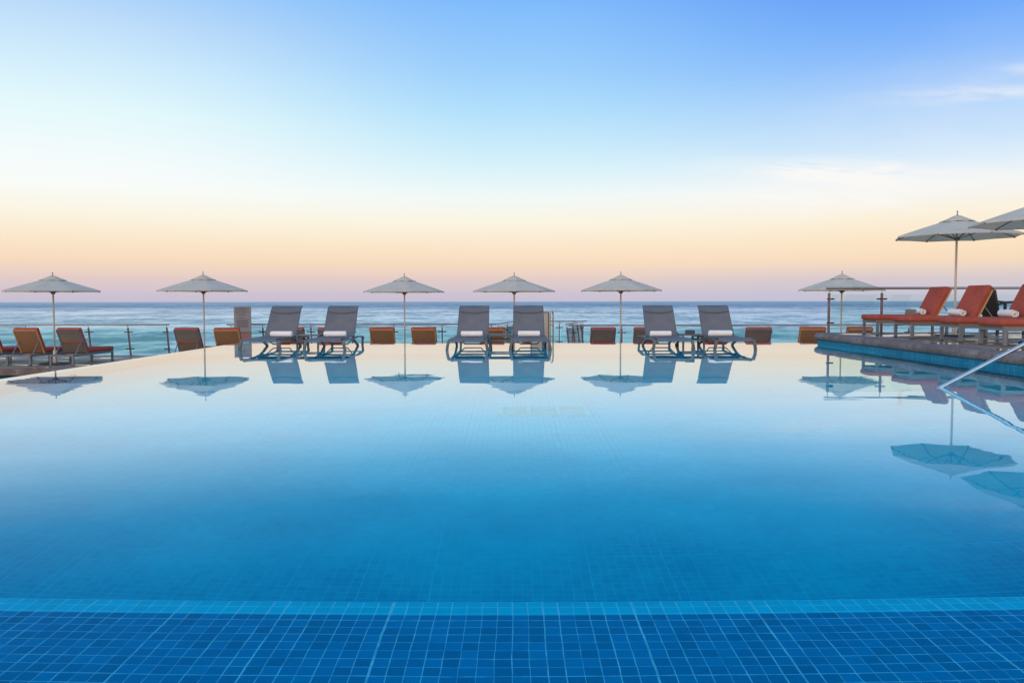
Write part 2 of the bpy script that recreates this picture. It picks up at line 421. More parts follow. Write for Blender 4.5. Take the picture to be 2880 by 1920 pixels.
def tag(o, label, cat, group=None):
    o['label'] = label; o['category'] = cat
    if group: o['group'] = group
    return o
def thing(name, label, cat, loc=(0, 0, 0), rz=0.0, group=None):
    o = bpy.data.objects.new(name, None); COL.objects.link(o); o.empty_display_size = 0.2
    o.location = loc; o.rotation_euler = (0, 0, rz)
    return tag(o, label, cat, group)
def struct(o, kind='structure'):
    o['kind'] = kind; return o
def dup(root, label, loc, rz=0.0, scale=None):
    """a copy of a thing with copies of its parts and sub-parts, sharing the meshes"""
    def rec(o, par):
        c = o.copy(); COL.objects.link(c)
        c.parent = par
        for ch in o.children: rec(ch, c)
        return c
    r = rec(root, None); r.location = loc; r.rotation_euler = (0, 0, rz); r['label'] = label
    r.scale = (1, 1, 1)
    if scale: r.scale = scale if isinstance(scale, tuple) else (scale,)*3
    return r

# ------------------------------------------------------------------ the setting
TZ = -0.75          # lower terrace level
DZ = 0.21           # upper deck level
XL, XR, YF, YN = -6.0, 6.52, 17.2, -1.2     # pool water sheet
LEDGE_Y, LEDGE_Z, FLOOR_Z, SHELF_Y, SHELF_Z = 2.665, -0.30, -1.40, 14.0, -0.21

# pool basin: floor, near ledge, far sun shelf, walls (one sheet-built shell with real thickness at the rim)
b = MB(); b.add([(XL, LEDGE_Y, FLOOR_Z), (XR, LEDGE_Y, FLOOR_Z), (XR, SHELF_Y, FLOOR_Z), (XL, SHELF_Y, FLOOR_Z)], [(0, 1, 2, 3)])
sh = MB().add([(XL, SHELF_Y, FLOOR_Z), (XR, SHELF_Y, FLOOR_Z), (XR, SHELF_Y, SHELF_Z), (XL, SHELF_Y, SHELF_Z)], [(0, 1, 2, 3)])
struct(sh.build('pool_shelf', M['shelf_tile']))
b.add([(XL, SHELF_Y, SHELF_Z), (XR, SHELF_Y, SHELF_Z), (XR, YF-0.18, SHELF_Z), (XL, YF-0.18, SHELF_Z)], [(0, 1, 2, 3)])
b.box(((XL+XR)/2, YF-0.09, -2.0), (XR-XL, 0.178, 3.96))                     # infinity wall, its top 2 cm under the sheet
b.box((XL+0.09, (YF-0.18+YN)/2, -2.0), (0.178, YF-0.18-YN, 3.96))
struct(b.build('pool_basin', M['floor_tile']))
b = MB(); nose = 0.125
b.add([(XL, YN, LEDGE_Z), (XR, YN, LEDGE_Z), (XR, LEDGE_Y-nose, LEDGE_Z), (XL, LEDGE_Y-nose, LEDGE_Z)], [(0, 1, 2, 3)])
b.add([(XL, YN, LEDGE_Z), (XR, YN, LEDGE_Z), (XR, YN, 0.10), (XL, YN, 0.10)], [(3, 2, 1, 0)])
struct(b.build('pool_ledge', M['ledge_tile']))
# rounded lighter nosing along the ledge
b = MB(); pr = [(LEDGE_Y-nose, LEDGE_Z), (LEDGE_Y-0.035, LEDGE_Z)]+[(LEDGE_Y-0.035+0.035*math.sin(a), LEDGE_Z-0.035+0.035*math.cos(a)) for a in [math.pi/2*k/6 for k in range(1, 7)]]+[(LEDGE_Y, FLOOR_Z)]
vs = [(x, y, z) for y, z in pr for x in (XL, XR)]
b.add(vs, [(2*i, 2*i+1, 2*i+3, 2*i+2) for i in range(len(pr)-1)], True)
struct(b.build('pool_step', M['nose_tile']))

# water sheet: fine enough at the far lip, where it rolls over the edge
b = MB()
lip = [(0, 0), (0.02, -0.004), (0.035, -0.018), (0.04, -0.06), (0.04, -0.9)]
ys = [(YN, 0.0), (YF, 0.0)]+[(YF+a, z) for a, z in lip[1:]]
vs = []
xs = [(XL-a, z) for a, z in reversed(lip[1:])]+[(XL, 0.0), (XR, 0.0)]
for y, zy in ys:
    for x, zx in xs: vs.append((x, y, min(zx, zy)))
nx = len(xs)
b.add(vs, [(j*nx+i, j*nx+i+1, (j+1)*nx+i+1, (j+1)*nx+i) for j in range(len(ys)-1) for i in range(nx-1)], True)
for k, f_ in enumerate(b.f):          # the sheet itself stays flat, only the lip is rounded
    if all(b.v[i][2] == 0.0 for i in f_): b.sm[k] = False
struct(b.build('pool_water', M['water']))

# lower terrace with its sea wall, coping and the catch channel in front of it
TY0, TY1 = 19.75, 24.7
b = MB(); b.prism([(-40, TY0), (40, TY0), (40, TY1), (-40, TY1)], -7.5, TZ)
b.prism([(-0.75, TY1+0.003), (2.95, TY1+0.003), (2.95, 28.6), (0.0, 28.6)], -7.5, TZ)
struct(b.build('lower_terrace', M['terrace']))
def bull(w, z0, z1, n=6):
    r = (z1-z0)/2; zc = (z0+z1)/2
    return [(w, z0)]+[(-r*0.9*math.cos(-math.pi/2+math.pi*k/n), zc+r*math.sin(-math.pi/2+math.pi*k/n)) for k in range(n+1)]+[(w, z1)]
b = MB()
pts = [(-40+0.5*k, TY0, TZ) for k in range(161)]
b.sweep(pts, [(-a, z) for a, z in [(-x, z) for x, z in bull(0.28, -0.14, 0.008)]][::-1])
struct(b.build('terrace_coping', M['coping']))
b = MB(); b.add([(-40, -6, -1.5), (XL-0.004, -6, -1.5), (XL-0.004, TY0, -1.5), (-40, TY0, -1.5)], [(0, 1, 2, 3)])
b.add([(XL-0.004, YF, -1.5), (40, YF, -1.5), (40, TY0, -1.5), (XL-0.004, TY0, -1.5)], [(0, 1, 2, 3)])
b.add([(-40, TY0-0.004, -1.5), (40, TY0-0.004, -1.5), (40, TY0-0.004, TZ-0.14), (-40, TY0-0.004, TZ-0.14)], [(0, 1, 2, 3)])
struct(b.build('catch_channel', M['wall_tile']))
b = MB(); b.add([(-40, -6, -1.0), (XL-0.05, -6, -1.0), (XL-0.05, TY0-0.01, -1.0), (-40, TY0-0.01, -1.0)], [(0, 1, 2, 3)])
b.add([(XL-0.05, YF+0.05, -1.0), (40, YF+0.05, -1.0), (40, TY0-0.01, -1.0), (XL-0.05, TY0-0.01, -1.0)], [(0, 1, 2, 3)])
struct(b.build('channel_water', M['water']))

# upper deck on the right, its mosaic wall and bullnose coping (rounded at the far corner)
arc = [(6.92-0.4*math.cos(a), 16.9+0.4*math.sin(a)) for a in [math.pi/2*k/8 for k in range(9)]]
edge = [(6.52, YN-6)]+[(6.52, YN-6+0.5*k) for k in range(1, 48)]+arc+[(6.92+0.5*k, 17.3) for k in range(1, 60)]
b = MB(); b.prism(edge+[(36.4, YN-6)], -1.5, 0.075)
struct(b.build('deck_wall', M['wall_tile']))
b = MB()
inner = [(6.80, YN-6)]+[(6.80, YN-6+0.5*k) for k in range(1, 48)]+[(6.92-0.12*math.cos(a), 16.9+0.12*math.sin(a)) for a in [math.pi/2*k/8 for k in range(9)]]+[(36.4, 17.02)]
b.prism(inner+[(36.4, YN-6)], 0.078, DZ)
struct(b.build('upper_deck', M['deck']))
b = MB()
dense = []
for i in range(len(edge)-1):
    a, c = Vector(edge[i]), Vector(edge[i+1]); k = max(1, int((c-a).length/0.12))
    dense += [a.lerp(c, j/k) for j in range(k)]
pts = [(p.x, p.y, 0.0) for p in dense]
# sweep profile: sideways axis points to the right of travel (into the deck)
prof = [(a, z) for a, z in bull(0.279, 0.076, DZ+0.006, 8)]
b.sweep(pts, prof)
for i, v in enumerate(b.v):          # hand-cut unevenness
    n = mnoise.noise(Vector(v)*3.1)*0.012+mnoise.noise(Vector(v)*11)*0.005
    if v[2] < DZ-0.002: b.v[i] = (v[0]-abs(n)*0.7, v[1]+n*0.3, v[2]+n*0.25)
struct(b.build('deck_coping', M['coping']))
# deck behind the photographer
b = MB(); b.prism([(-40, -14), (36.4, -14), (36.4, YN-6.002), (-40, YN-6.002)], -1.5, 0.20)
b.prism([(XL, YN-6), (6.50, YN-6), (6.50, YN-0.004), (XL, YN-0.004)], -1.5, 0.20)
struct(b.build('rear_deck', M['deck']))
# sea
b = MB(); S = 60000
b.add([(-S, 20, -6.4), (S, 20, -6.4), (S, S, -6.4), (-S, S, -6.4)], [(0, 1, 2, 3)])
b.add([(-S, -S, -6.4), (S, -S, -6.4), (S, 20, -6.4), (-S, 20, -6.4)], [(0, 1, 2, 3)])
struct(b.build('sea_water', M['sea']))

# main drain grate on the pool floor
g = thing('drain_grate', 'pale square drain grate lying on the blue mosaic pool floor under the water', 'grate', (0.32, 8.08, FLOOR_Z))
b = MB()
for sx in (-1, 1): b.box((sx*0.44, 0, 0.02), (0.06, 0.60, 0.04))
for sy in (-1, 1): b.box((0, sy*0.27, 0.02), (0.82, 0.06, 0.04))
for x in (-0.147, 0.147): b.box((x, 0, 0.02), (0.04, 0.48, 0.04))
b.build('grate_frame', M['white_plastic'], g)
b = MB()
for i, x0 in enumerate((-0.2785, 0.0, 0.2785)):
    for k in range(9): b.box((x0, -0.21+0.0525*k, 0.018), (0.22, 0.03, 0.03))
b.build('slat_panel', M['white_plastic'], g)

# ------------------------------------------------------------------ umbrellas
UR, RIM, APEX = 1.10, 1.95, 2.31
def canopy_ring(t, drop=0.0, r1=UR, z0=APEX, z1=RIM, seg=6, scal=0.0):
    out = []
    for k in range(8*seg):
        a = 2*math.pi*k/(8*seg); ph = (k % seg)/seg
        chord = math.cos(math.pi/8)/math.cos((ph-0.5)*math.pi/4)
        bow = math.sin(ph*math.pi)
        r = r1*t*chord*(1-0.012*bow*t)
        z = z0+(z1-z0)*(t**1.06)-0.010*bow*math.sin(t*math.pi)-drop+scal*bow*t
        out.append((r*math.cos(a), r*math.sin(a), z))
    return out
def make_umbrella(label):
    u = thing('beach_umbrella', label, 'umbrella', group='white umbrellas around the pool')
    MB().lathe([(0.34, 0.0), (0.34, 0.018), (0.33, 0.026), (0.05, 0.03)], 40).build('base_plate', M['base'], u)
    sl = MB().lathe([(0.042, 0.028), (0.042, 0.36), (0.034, 0.37), (0.022, 0.372)], 20).build('pole_sleeve', M['pole'], u)
    MB().tube([(0.04, 0, 0.30), (0.085, 0, 0.30)], 0.008, 8).lathe([(0.0, -0.016), (0.02, -0.016), (0.02, 0.016), (0.0, 0.016)], 12, (0.09, 0, 0.30)).build('knob', M['base'], sl)
    MB().lathe([(0.020, 0.37), (0.020, APEX+0.02)], 16).build('pole', M['pole'], u)
    MB().lathe([(0.026, 1.86), (0.05, 1.87), (0.05, 1.92), (0.026, 1.93)], 20).build('hub', M['rib'], u)
    # canopy: a shell with an inner face and a turned hem
    ts = [0.10, 0.25, 0.40, 0.55, 0.70, 0.85, 0.95, 1.0]
    n = 48; vs = []
    for t in ts: vs += canopy_ring(t)
    hem = canopy_ring(1.0, 0.030, scal=0.006); vs += [(x*0.997, y*0.997, z) for x, y, z in hem]
    hem2 = [(x*0.992, y*0.992, z) for x, y, z in hem]; vs += hem2
    for t in reversed(ts): vs += [(x*0.995, y*0.995, z-0.006) for x, y, z in canopy_ring(t)]
    rows = len(vs)//n
    fs = [(i*n+k, (i+1)*n+k, (i+1)*n+(k+1) % n, i*n+(k+1) % n) for i in range(rows-1) for k in range(n)]
    fs += [((rows-1)*n+k, k, (k+1) % n, (rows-1)*n+(k+1) % n) for k in range(n)]
    cn = MB().add(vs, fs, True).build('canopy', M['canvas'], u)
    # vent cap floating above the opening, its hem lifting between the ribs
    vs = []
    for t, dz in ((0.0, 0.050), (0.06, 0.050), (0.14, 0.034), (0.22, 0.020), (0.29, 0.012)):
        for k, (x, y, z) in enumerate(canopy_ring(max(t, 0.004))):
            bow = math.sin((k % 6)/6*math.pi)
            vs.append((x, y, z+dz+(0.020*bow*(t/0.29)**2)))
    vs2 = [(x*0.985, y*0.985, z-0.006) for x, y, z in vs]
    m_ = MB(); rows = 5
    m_.add(vs+vs2, [(i*n+k, (i+1)*n+k, (i+1)*n+(k+1) % n, i*n+(k+1) % n) for i in range(rows-1) for k in range(n)] +
           [((rows+i)*n+k, (rows+i)*n+(k+1) % n, (rows+i+1)*n+(k+1) % n, (rows+i+1)*n+k) for i in range(rows-1) for k in range(n)] +
           [((rows-1)*n+k, (2*rows-1)*n+k, (2*rows-1)*n+(k+1) % n, (rows-1)*n+(k+1) % n) for k in range(n)], True)
    m_.build('vent_cap', M['canvas'], cn)
    MB().lathe([(0.018, APEX+0.045), (0.018, APEX+0.062), (0.007, APEX+0.068), (0.007, APEX+0.10), (0.014, APEX+0.112), (0.013, APEX+0.124), (0.004, APEX+0.134)], 14).build('finial', M['rib'], u)
    for k in range(8):
        a = 2*math.pi*k/8; ca, sa = math.cos(a), math.sin(a)
        p = lambda r, z: (r*ca, r*sa, z)
        rb = MB().tube([p(0.05, APEX-0.035), p(UR*0.5, RIM+(APEX-RIM)*0.51-0.020), p(UR*0.985, RIM-0.012)], 0.009, 6)
        rb.lathe([(0.004, -0.018), (0.016, -0.014), (0.016, 0.006), (0.006, 0.010)], 8, p(UR*0.985, RIM-0.02))
        ro = rb.build('rib', M['rib'], u)
        MB().tube([p(0.045, 1.90), p(UR*0.52, RIM+(APEX-RIM)*0.48-0.03)], 0.007, 6).build('strut', M['rib'], ro)
    return u
umb = make_umbrella('white umbrella between the tan rattan lounger and the grey sling lounger on the left terrace')
umb.scale = (1.10, 1.10, 1.0); umb.location = (-12.22, 21.25, TZ); umb.rotation_euler = (0, 0, R(6))
dup(umb, 'white umbrella standing left of the grey text sign, behind the pool edge corner', (-8.10, 20.95, TZ), R(-14), (1.03, 1.03, 1.0))
dup(umb, 'white umbrella between the two tan rattan loungers, right of the left pair of water loungers', (-2.87, 21.3, TZ), R(17), 0.985)
dup(umb, 'white umbrella rising behind the middle pair of water loungers', (0.06, 21.15, TZ), R(3), 0.99)
dup(umb, 'white umbrella just left of the right pair of water loungers', (2.92, 21.4, TZ), R(25))
dup(umb, 'white umbrella on the lower terrace behind the upper deck glass railing', (8.66, 20.95, TZ), R(38))
dup(umb, 'large white umbrella standing fully in view among the red loungers on the upper deck', (8.68, 15.62, DZ), R(0), (1.04, 1.04, 1.0))
dup(umb, 'white umbrella cut off by the right border of the picture, nearest the camera', (8.62, 12.90, DZ), R(8), (1.02, 1.02, 1.0))

# ------------------------------------------------------------------ cushioned loungers (lower terrace and upper deck)
BD = Vector((0, -0.45, 0.89)).normalized(); BN = Vector((0, 0.89, 0.45)).normalized()
BROT = Matrix((Vector((1, 0, 0)), BD, BN)).transposed()      # local x, along the back, out of the back
def on_back(x, s, n): return Vector((x, 0, 0.297))+BD*s+BN*n
def make_lounger(label, kind, group):
    l = thing('sun_lounger', label, 'sun lounger', group=group)
    f = MB()
    for sx in (-1, 1): f.bar((sx*0.307, -0.62, 0.262), (sx*0.307, 1.16, 0.262), 0.042, 0.055)
    for y in (-0.60, -0.02, 0.55, 1.14): f.box((0, y, 0.262), (0.572, 0.04, 0.04))
    f.build('frame', M['alu'], l)
    for sx in (-1, 1):
        for y in (-0.595, 1.135):
            lg = MB().box((sx*0.305, y, 0.1235), (0.048, 0.048, 0.217)).build('leg', M['alu'], l)
            MB().box((sx*0.305, y, 0.0075), (0.051, 0.051, 0.015)).build('rubber_foot', M['foot'], lg)
    pm = M['tan'] if kind == 'wicker' else M['greysling']
    em = M['tan_edge'] if kind == 'wicker' else M['alu']
    MB().rbox((0, 0.585, 0.301), (0.655, 1.165, 0.022), 0.008, 2).build('seat_panel', pm, l)
    bk = MB().rbox(on_back(0, 0.345, -0.012), (0.60, 0.65, 0.020), 0.006, 2, BROT).build('backrest', pm, l)
    e = MB()
    for sx in (-1, 1): e.bar(on_back(sx*0.312, 0.01, -0.012), on_back(sx*0.312, 0.70, -0.012), 0.026, 0.034, BN)
    e.bar(on_back(-0.325, 0.687, -0.012), on_back(0.325, 0.687, -0.012), 0.026, 0.034, BN)
    e.build('back_frame', em, bk)
    if kind != 'wicker':
        MB().rbox(on_back(0, 0.33, -0.030), (0.64, 0.028, 0.010), 0.004, 2, BROT).build('strap', M['red_strap'], bk)
        MB().rbox(on_back(0, 0.60, -0.026), (0.60, 0.010, 0.006), 0.002, 1, BROT).build('seam', M['sling_band'], bk)
    for sx in (-1, 1):
        MB().bar(on_back(sx*0.27, 0.36, -0.03), (sx*0.27, -0.44, 0.282), 0.018, 0.018).build('support_strut', M['alu'], l)
    MB().rbox((0, 0.605, 0.364), (0.655, 1.19, 0.102), 0.042, 4).build('seat_cushion', M['red'], l)
    MB().rbox(on_back(0, 0.388, 0.050), (0.664, 0.68, 0.095), 0.036, 4, BROT).build('back_cushion', M['red'], l)
    return l
G1 = 'red cushioned loungers facing the sea on the lower terrace'
G2 = 'red cushioned loungers on the upper deck'
PY = 21.2
wick = make_lounger('tan rattan backed lounger with red cushion, left of the leftmost umbrella pole', 'wicker', G1)
wick.location = (-12.76, PY, TZ); wick.rotation_euler = (0, 0, R(-3))
grey = make_lounger('grey sling backed lounger with orange strap, right of the leftmost umbrella pole', 'sling', G1)
grey.location = (-11.62, PY, TZ); grey.rotation_euler = (0, 0, R(-5))
low = [
 (wick, -13.95, 0.10, -4, 'lounger cut off by the left border, only its red foot end showing'),
 (grey, -8.52, -0.05, -3, 'grey sling backed lounger with red cushion left of the umbrella at the pool corner'),
 (wick, -7.46, -0.15, 3, 'tan rattan backed lounger close to the left side of the grey text sign'),
 (grey, -5.82, 0.05, 2, 'dark lounger almost hidden behind the leftmost water lounger'),
 (grey, -4.74, -0.10, -3, 'dark lounger half hidden behind the left shoulder of the second water lounger from the left'),
 (wick, -3.44, 0.10, 2, 'tan rattan backed lounger just left of the umbrella between the left and middle water loungers'),
 (wick, -2.32, 0.10, -4, 'tan rattan backed lounger just right of the umbrella between the left and middle water loungers'),
 (wick, -0.53, 0.0, 1, 'tan rattan backed lounger seen above the side table of the middle pair'),
 (grey, 0.61, 0.05, 3, 'lounger hidden behind the right lounger of the middle pair'),
 (grey, 2.38, -0.15, 1, 'grey sling backed lounger with red rim standing left of the umbrella by the right pair'),
 (grey, 3.53, -0.10, -2, 'grey sling backed lounger peeking out left of the right pair of water loungers'),
 (grey, 5.32, -0.05, 2, 'lounger hidden behind the rightmost water lounger'),
 (grey, 6.47, -0.15, -6, 'grey sling backed lounger standing alone between rightmost water lounger and upper deck'),
 (wick, 7.93, -0.05, -8, 'tan rattan backed lounger tucked behind the tip of the upper deck coping'),
 (wick, 9.16, 0.0, -3, 'tan rattan backed lounger seen over the upper deck floor right of the umbrella pole'),
]
for src, x, dy, rz, lab in low:
    dup(src, lab, (x, PY+dy, TZ), R(rz))
up = [(16.35, 8.50, 'red cushioned lounger farthest back on the upper deck, towel and grey card on it', 0),
      (14.82, 8.42, 'second red cushioned lounger from the back on the upper deck, dark armchair behind it', 1),
      (13.55, 8.62, 'third red cushioned lounger from the back on the upper deck, touching the right border', -1),
      (12.28, 8.55, 'nearest red cushioned lounger on the upper deck, only its foot end in the picture', 0)]
for y, x, lab, rz in up:
    o = dup(wick, lab, (x, y, DZ), R(90+rz)); o['group'] = G2

# ------------------------------------------------------------------ water loungers and their side tables
def make_water_lounger(label):
    """origin at the middle of the foot end on the shelf floor; runs back along +y"""
    l = thing('pool_lounger', label, 'lounger', group='grey sling loungers standing in the water')
    W = 0.335; S0 = 0.40
    for sx in (-1, 1):
        f = MB(); X = sx*W
        rect = lambda w, h: [(-w/2, -h/2), (w/2, -h/2), (w/2, h/2), (-w/2, h/2)]
        def arm(pts, w=0.032, h=0.042, up=(1, 0, 0)): f.sweep(pts, rect(w, h), False, True, up)
        arm([(X, 0.02, S0-0.01), (X, 0.45, S0+0.0), (X, 0.85, S0-0.012), (X, 1.10, S0-0.035), (X, 1.30, S0-0.085), (X*1.02, 1.60, S0-0.18), (X*1.02, 1.60, S0-0.205), (X, 1.10, 0.05), (X, 1.02, 0.02)])
        f.build('side_rail', M['frame'], l)
        f = MB(); arm([(X, 0.0, S0-0.005), (X*1.08, -0.01, S0-0.10), (X*1.12, 0.0, S0-0.19), (X*1.04, 0.03, 0.02)], 0.048, 0.05)
        f.build('front_leg', M['frame'], l)
        f = MB(); arm([(X, 0.03, 0.03), (X, 0.6, 0.025), (X, 1.26, 0.03)], 0.03, 0.035); f.build('floor_rail', M['frame'], l)
        f = MB(); arm([(X, 1.10, S0-0.02), (X, 1.55, S0+0.0), (X*0.98, 2.22, S0-0.03), (X*0.98, 2.30, S0-0.05), (X*0.96, 2.27, S0-0.17), (X*0.98, 2.33, S0-0.26), (X*0.98, 2.28, 0.01)], 0.036, 0.045)
        f.build('rear_leg', M['frame'], l)
    f = MB()
    for y, z in ((0.03, S0-0.02), (0.70, S0-0.02), (1.28, S0-0.03), (2.24, S0-0.03)): f.tube([(-W, y, z), (W, y, z)], 0.016, 8)
    f.tube([(-W*0.9, 1.30, S0-0.01), (-W*0.5, 1.42, S0-0.15), (W*0.5, 1.42, S0-0.15), (W*0.9, 1.30, S0-0.01)], 0.012, 8)
    f.build('cross_bar', M['frame'], l)
    # seat sling, dipping slightly between the rails
    def sheet(path, w0, w1, dip, nx=8, th=0.006):
        vs = []; n = len(path)
        for off in (0, -th):
            for i, (y, z) in enumerate(path):
                w = w0+(w1-w0)*i/(n-1)
                a, c = path[max(0, i-1)], path[min(n-1, i+1)]
                d = Vector((c[0]-a[0], c[1]-a[1])).normalized(); nn = Vector((-d.y, d.x))
                for k in range(nx+1):
                    q = -1+2*k/nx; s = -dip*(1-q*q)+off
                    vs.append((q*w, y+nn.x*s, z+nn.y*s))
        m = (nx+1); N = n*m
        fs = [(i*m+k, i*m+k+1, (i+1)*m+k+1, (i+1)*m+k) for i in range(n-1) for k in range(nx)]
        fs += [(N+i*m+k, N+(i+1)*m+k, N+(i+1)*m+k+1, N+i*m+k+1) for i in range(n-1) for k in range(nx)]
        rim = [k for k in range(m)]+[i*m+nx for i in range(1, n)]+[(n-1)*m+k for k in range(nx-1, -1, -1)]+[i*m for i in range(n-2, 0, -1)]
        fs += [(rim[i], N+rim[i], N+rim[(i+1) % len(rim)], rim[(i+1) % len(rim)]) for i in range(len(rim))]
        return MB().add(vs, fs, True)
    seat = [(-0.035, S0-0.03), (-0.03, S0+0.0), (0.0, S0+0.022), (0.06, S0+0.030), (0.3, S0+0.026), (0.6, S0+0.020), (0.9, S0+0.016), (1.15, S0+0.020), (1.32, S0+0.022)]
    sheet(seat, 0.31, 0.315, 0.016).build('seat_sling', M['sling'], l)
    back = [(1.325, S0+0.015), (1.42, S0+0.11), (1.52, S0+0.22), (1.62, S0+0.335), (1.71, S0+0.45), (1.785, S0+0.54), (1.85, S0+0.595), (1.92, S0+0.622), (1.955, S0+0.622)]
    bs = sheet(back, 0.312, 0.298, 0.014).build('back_sling', M['sling'], l)
    f = MB()
    for sx in (-1, 1): f.tube([(sx*(0.312-0.014*i/8), y+0.004, z-0.006) for i, (y, z) in enumerate(back)], 0.011, 8)
    f.tube([(-0.298, 1.957, S0+0.615), (0.298, 1.957, S0+0.615)], 0.010, 8)
    f.build('back_frame', M['frame'], bs)
    # curved doubled band under the head end
    vs = []; nx = 12
    for r_ in range(2):
        for k in range(nx+1):
            q = -1+2*k/nx; s = 0.545-0.030*(1-q*q)-0.026*r_
            t = s*(len(back)-1)/0.92*0.985; i = min(len(back)-2, int(t)); fr = t-i
            y = back[i][0]+(back[i+1][0]-back[i][0])*fr; z = back[i][1]+(back[i+1][1]-back[i][1])*fr
            vs.append((q*0.285, y-0.012-0.004*0+0.014*(1-q*q)*0.75, z+0.010-0.014*(1-q*q)*0.65))
    MB().add(vs, [(k, k+1, nx+2+k, nx+1+k) for k in range(nx)], True).build('head_band', M['sling_band'], bs)
    return l
WY = 14.72
w0 = make_water_lounger('left lounger of the left pair in the water, leftmost of the six')
w0.location = (-4.67, WY, SHELF_Z); w0.rotation_euler = (0, 0, R(0.3))
for x, rz, lab in ((-3.47, 1.2, 'right lounger of the left pair standing in the water'),
                   (-0.83, -1.5, 'left lounger of the middle pair standing in the water'),
                   (0.34, 0.0, 'right lounger of the middle pair, umbrella pole behind its left edge'),
                   (2.99, -1.2, 'left lounger of the right pair standing in the water'),
                   (4.13, -1.5, 'right lounger of the right pair in the water, rightmost of the six')):
    dup(w0, lab, (x, WY, SHELF_Z), R(rz))

def make_table(label):
    t = thing('side_table', label, 'side table', group='low grey side tables in the water')
    H = 0.455
    b = MB()
    for sx in (-1, 1): b.box((sx*0.21, 0, H-0.015), (0.03, 0.55, 0.03))
    for k in range(9): b.box((0, -0.245+0.0612*k, H-0.013), (0.388, 0.048, 0.020))
    b.build('table_top', M['frame'], t)
    for sx in (-1, 1):
        for sy in (-1, 1): MB().box((sx*0.206, sy*0.255, (H-0.032)/2), (0.034, 0.034, H-0.034)).build('leg', M['frame'], t)
    b = MB()
    for sy in (-1, 1): b.box((0, sy*0.255, 0.345), (0.376, 0.024, 0.028))
    for sx in (-1, 1): b.box((sx*0.206, 0, 0.345), (0.024, 0.474, 0.028))
    b.build('stretcher', M['frame'], t)
    return t
t0 = make_table('low grey side table between the two loungers of the left pair'); t0.location = (-4.05, 16.02, SHELF_Z)
dup(t0, 'low grey side table between the two loungers of the middle pair', (-0.235, 16.02, SHELF_Z))
dup(t0, 'low grey side table of the right pair with a dark card on it', (3.60, 16.02, SHELF_Z))
c = MB(); c.rbox((0, 0.0, 0.040), (0.185, 0.012, 0.078), 0.003, 2, Matrix.Rotation(R(-14), 3, 'X')); c.rbox((0, 0.046, 0.040), (0.185, 0.012, 0.078), 0.003, 2, Matrix.Rotation(R(14), 3, 'X'))
o = tag(c.build('menu_card', M['navy']), 'small dark navy tent card standing on the right side table', 'card'); o.location = (3.58, 15.98, SHELF_Z+0.455)

# ------------------------------------------------------------------ rolled towels
def make_towel(label):
    b = MB(); turns = 3.2; n = 90; th = 0.0115; L = 0.43
    def sp(k, off):
        a = 2*math.pi*turns*k/n; r = 0.010+0.0145*turns*k/n + off
        wob = 1+0.03*math.sin(3*a+1)
        return r*math.cos(a)*wob, r*math.sin(a)*0.97
    outer = [sp(k, th/2) for k in range(n+1)]; inner = [sp(k, -th/2*0.93) for k in range(n+1)]
    prof = outer+inner[::-1]
    zmin = min(p[1] for p in prof); xs = [-L/2, -L/2+0.008, -L/6, L/6, L/2-0.008, L/2]
    m = len(prof); vs = []
    for i, x in enumerate(xs):
        sc_ = 0.965 if i in (0, 5) else 1.0
        for q, (y, z) in enumerate(prof):
            w = 0.004*math.sin(q*0.35+i*2.1)
            vs.append((x+(w if i in (0, 5) else 0)+0.0018*math.sin(q*0.07), y*sc_, (z-zmin)*sc_+(1-sc_)*0.05))
    fs = [(i*m+k, i*m+(k+1) % m, (i+1)*m+(k+1) % m, (i+1)*m+k) for i in range(5) for k in range(m)]
    for k in range(n):
        fs.append((k, k+1, m-2-k, m-1-k)[::-1]); o5 = 5*m
        fs.append((o5+k, o5+k+1, o5+m-2-k, o5+m-1-k))
    return tag(b.add(vs, fs, True).build('rolled_towel', M['towel']), label, 'towel', 'rolled white towels on the loungers')
SZ = SHELF_Z+0.40+0.012
tw = make_towel('rolled white towel on the left lounger of the left pair in the water')
tw.location = (-4.60, 15.88, SZ); tw.rotation_euler = (0, 0, R(-5))
def towel(x, y, z, rz, lab, s=1.0):
    o = tw.copy(); COL.objects.link(o); o.location = (x, y, z); o.rotation_euler = (0, 0, R(rz)); o['label'] = lab; o.scale = (s, s, s)
towel(-3.53, 15.88, SZ, 2, 'rolled white towel on the right lounger of the left pair in the water')
towel(-0.80, 15.88, SZ, -1, 'rolled white towel on the left lounger of the middle pair in the water', 0.98)
towel(0.34, 15.88, SZ, 1, 'rolled white towel on the right lounger of the middle pair in the water')
towel(2.97, 15.88, SZ, 1, 'rolled white towel on the left lounger of the right pair in the water', 0.96)
towel(4.16, 15.88, SZ, 1, 'rolled white towel on the right lounger of the right pair in the water', 1.06)
CZ = DZ+0.414
towel(8.33, 16.33, CZ, 84, 'rolled white towel on the farthest upper deck lounger, behind the grey card', 1.12)
towel(8.26, 14.80, CZ, 86, 'rolled white towel on the second upper deck lounger from the back', 1.12)
towel(8.42, 13.52, CZ, 82, 'large rolled white towel on the third upper deck lounger, beside the right border', 1.15)
towel(8.30, 12.26, CZ, 84, 'rolled white towel on the nearest upper deck lounger', 1.12)
c = MB()
c.rbox((-0.045, 0, 0.058), (0.006, 0.20, 0.12), 0.002, 1, Matrix.Rotation(R(-32), 3, 'Y')); c.rbox((0.055, 0, 0.016), (0.14, 0.20, 0.006), 0.002, 1, Matrix.Rotation(R(-10), 3, 'Y'))
o = tag(c.build('folded_card', M['card']), 'grey folded card lying open against the towel on the farthest upper deck lounger', 'card')
o.location = (8.07, 16.14, CZ); o.rotation_euler = (0, 0, R(68))

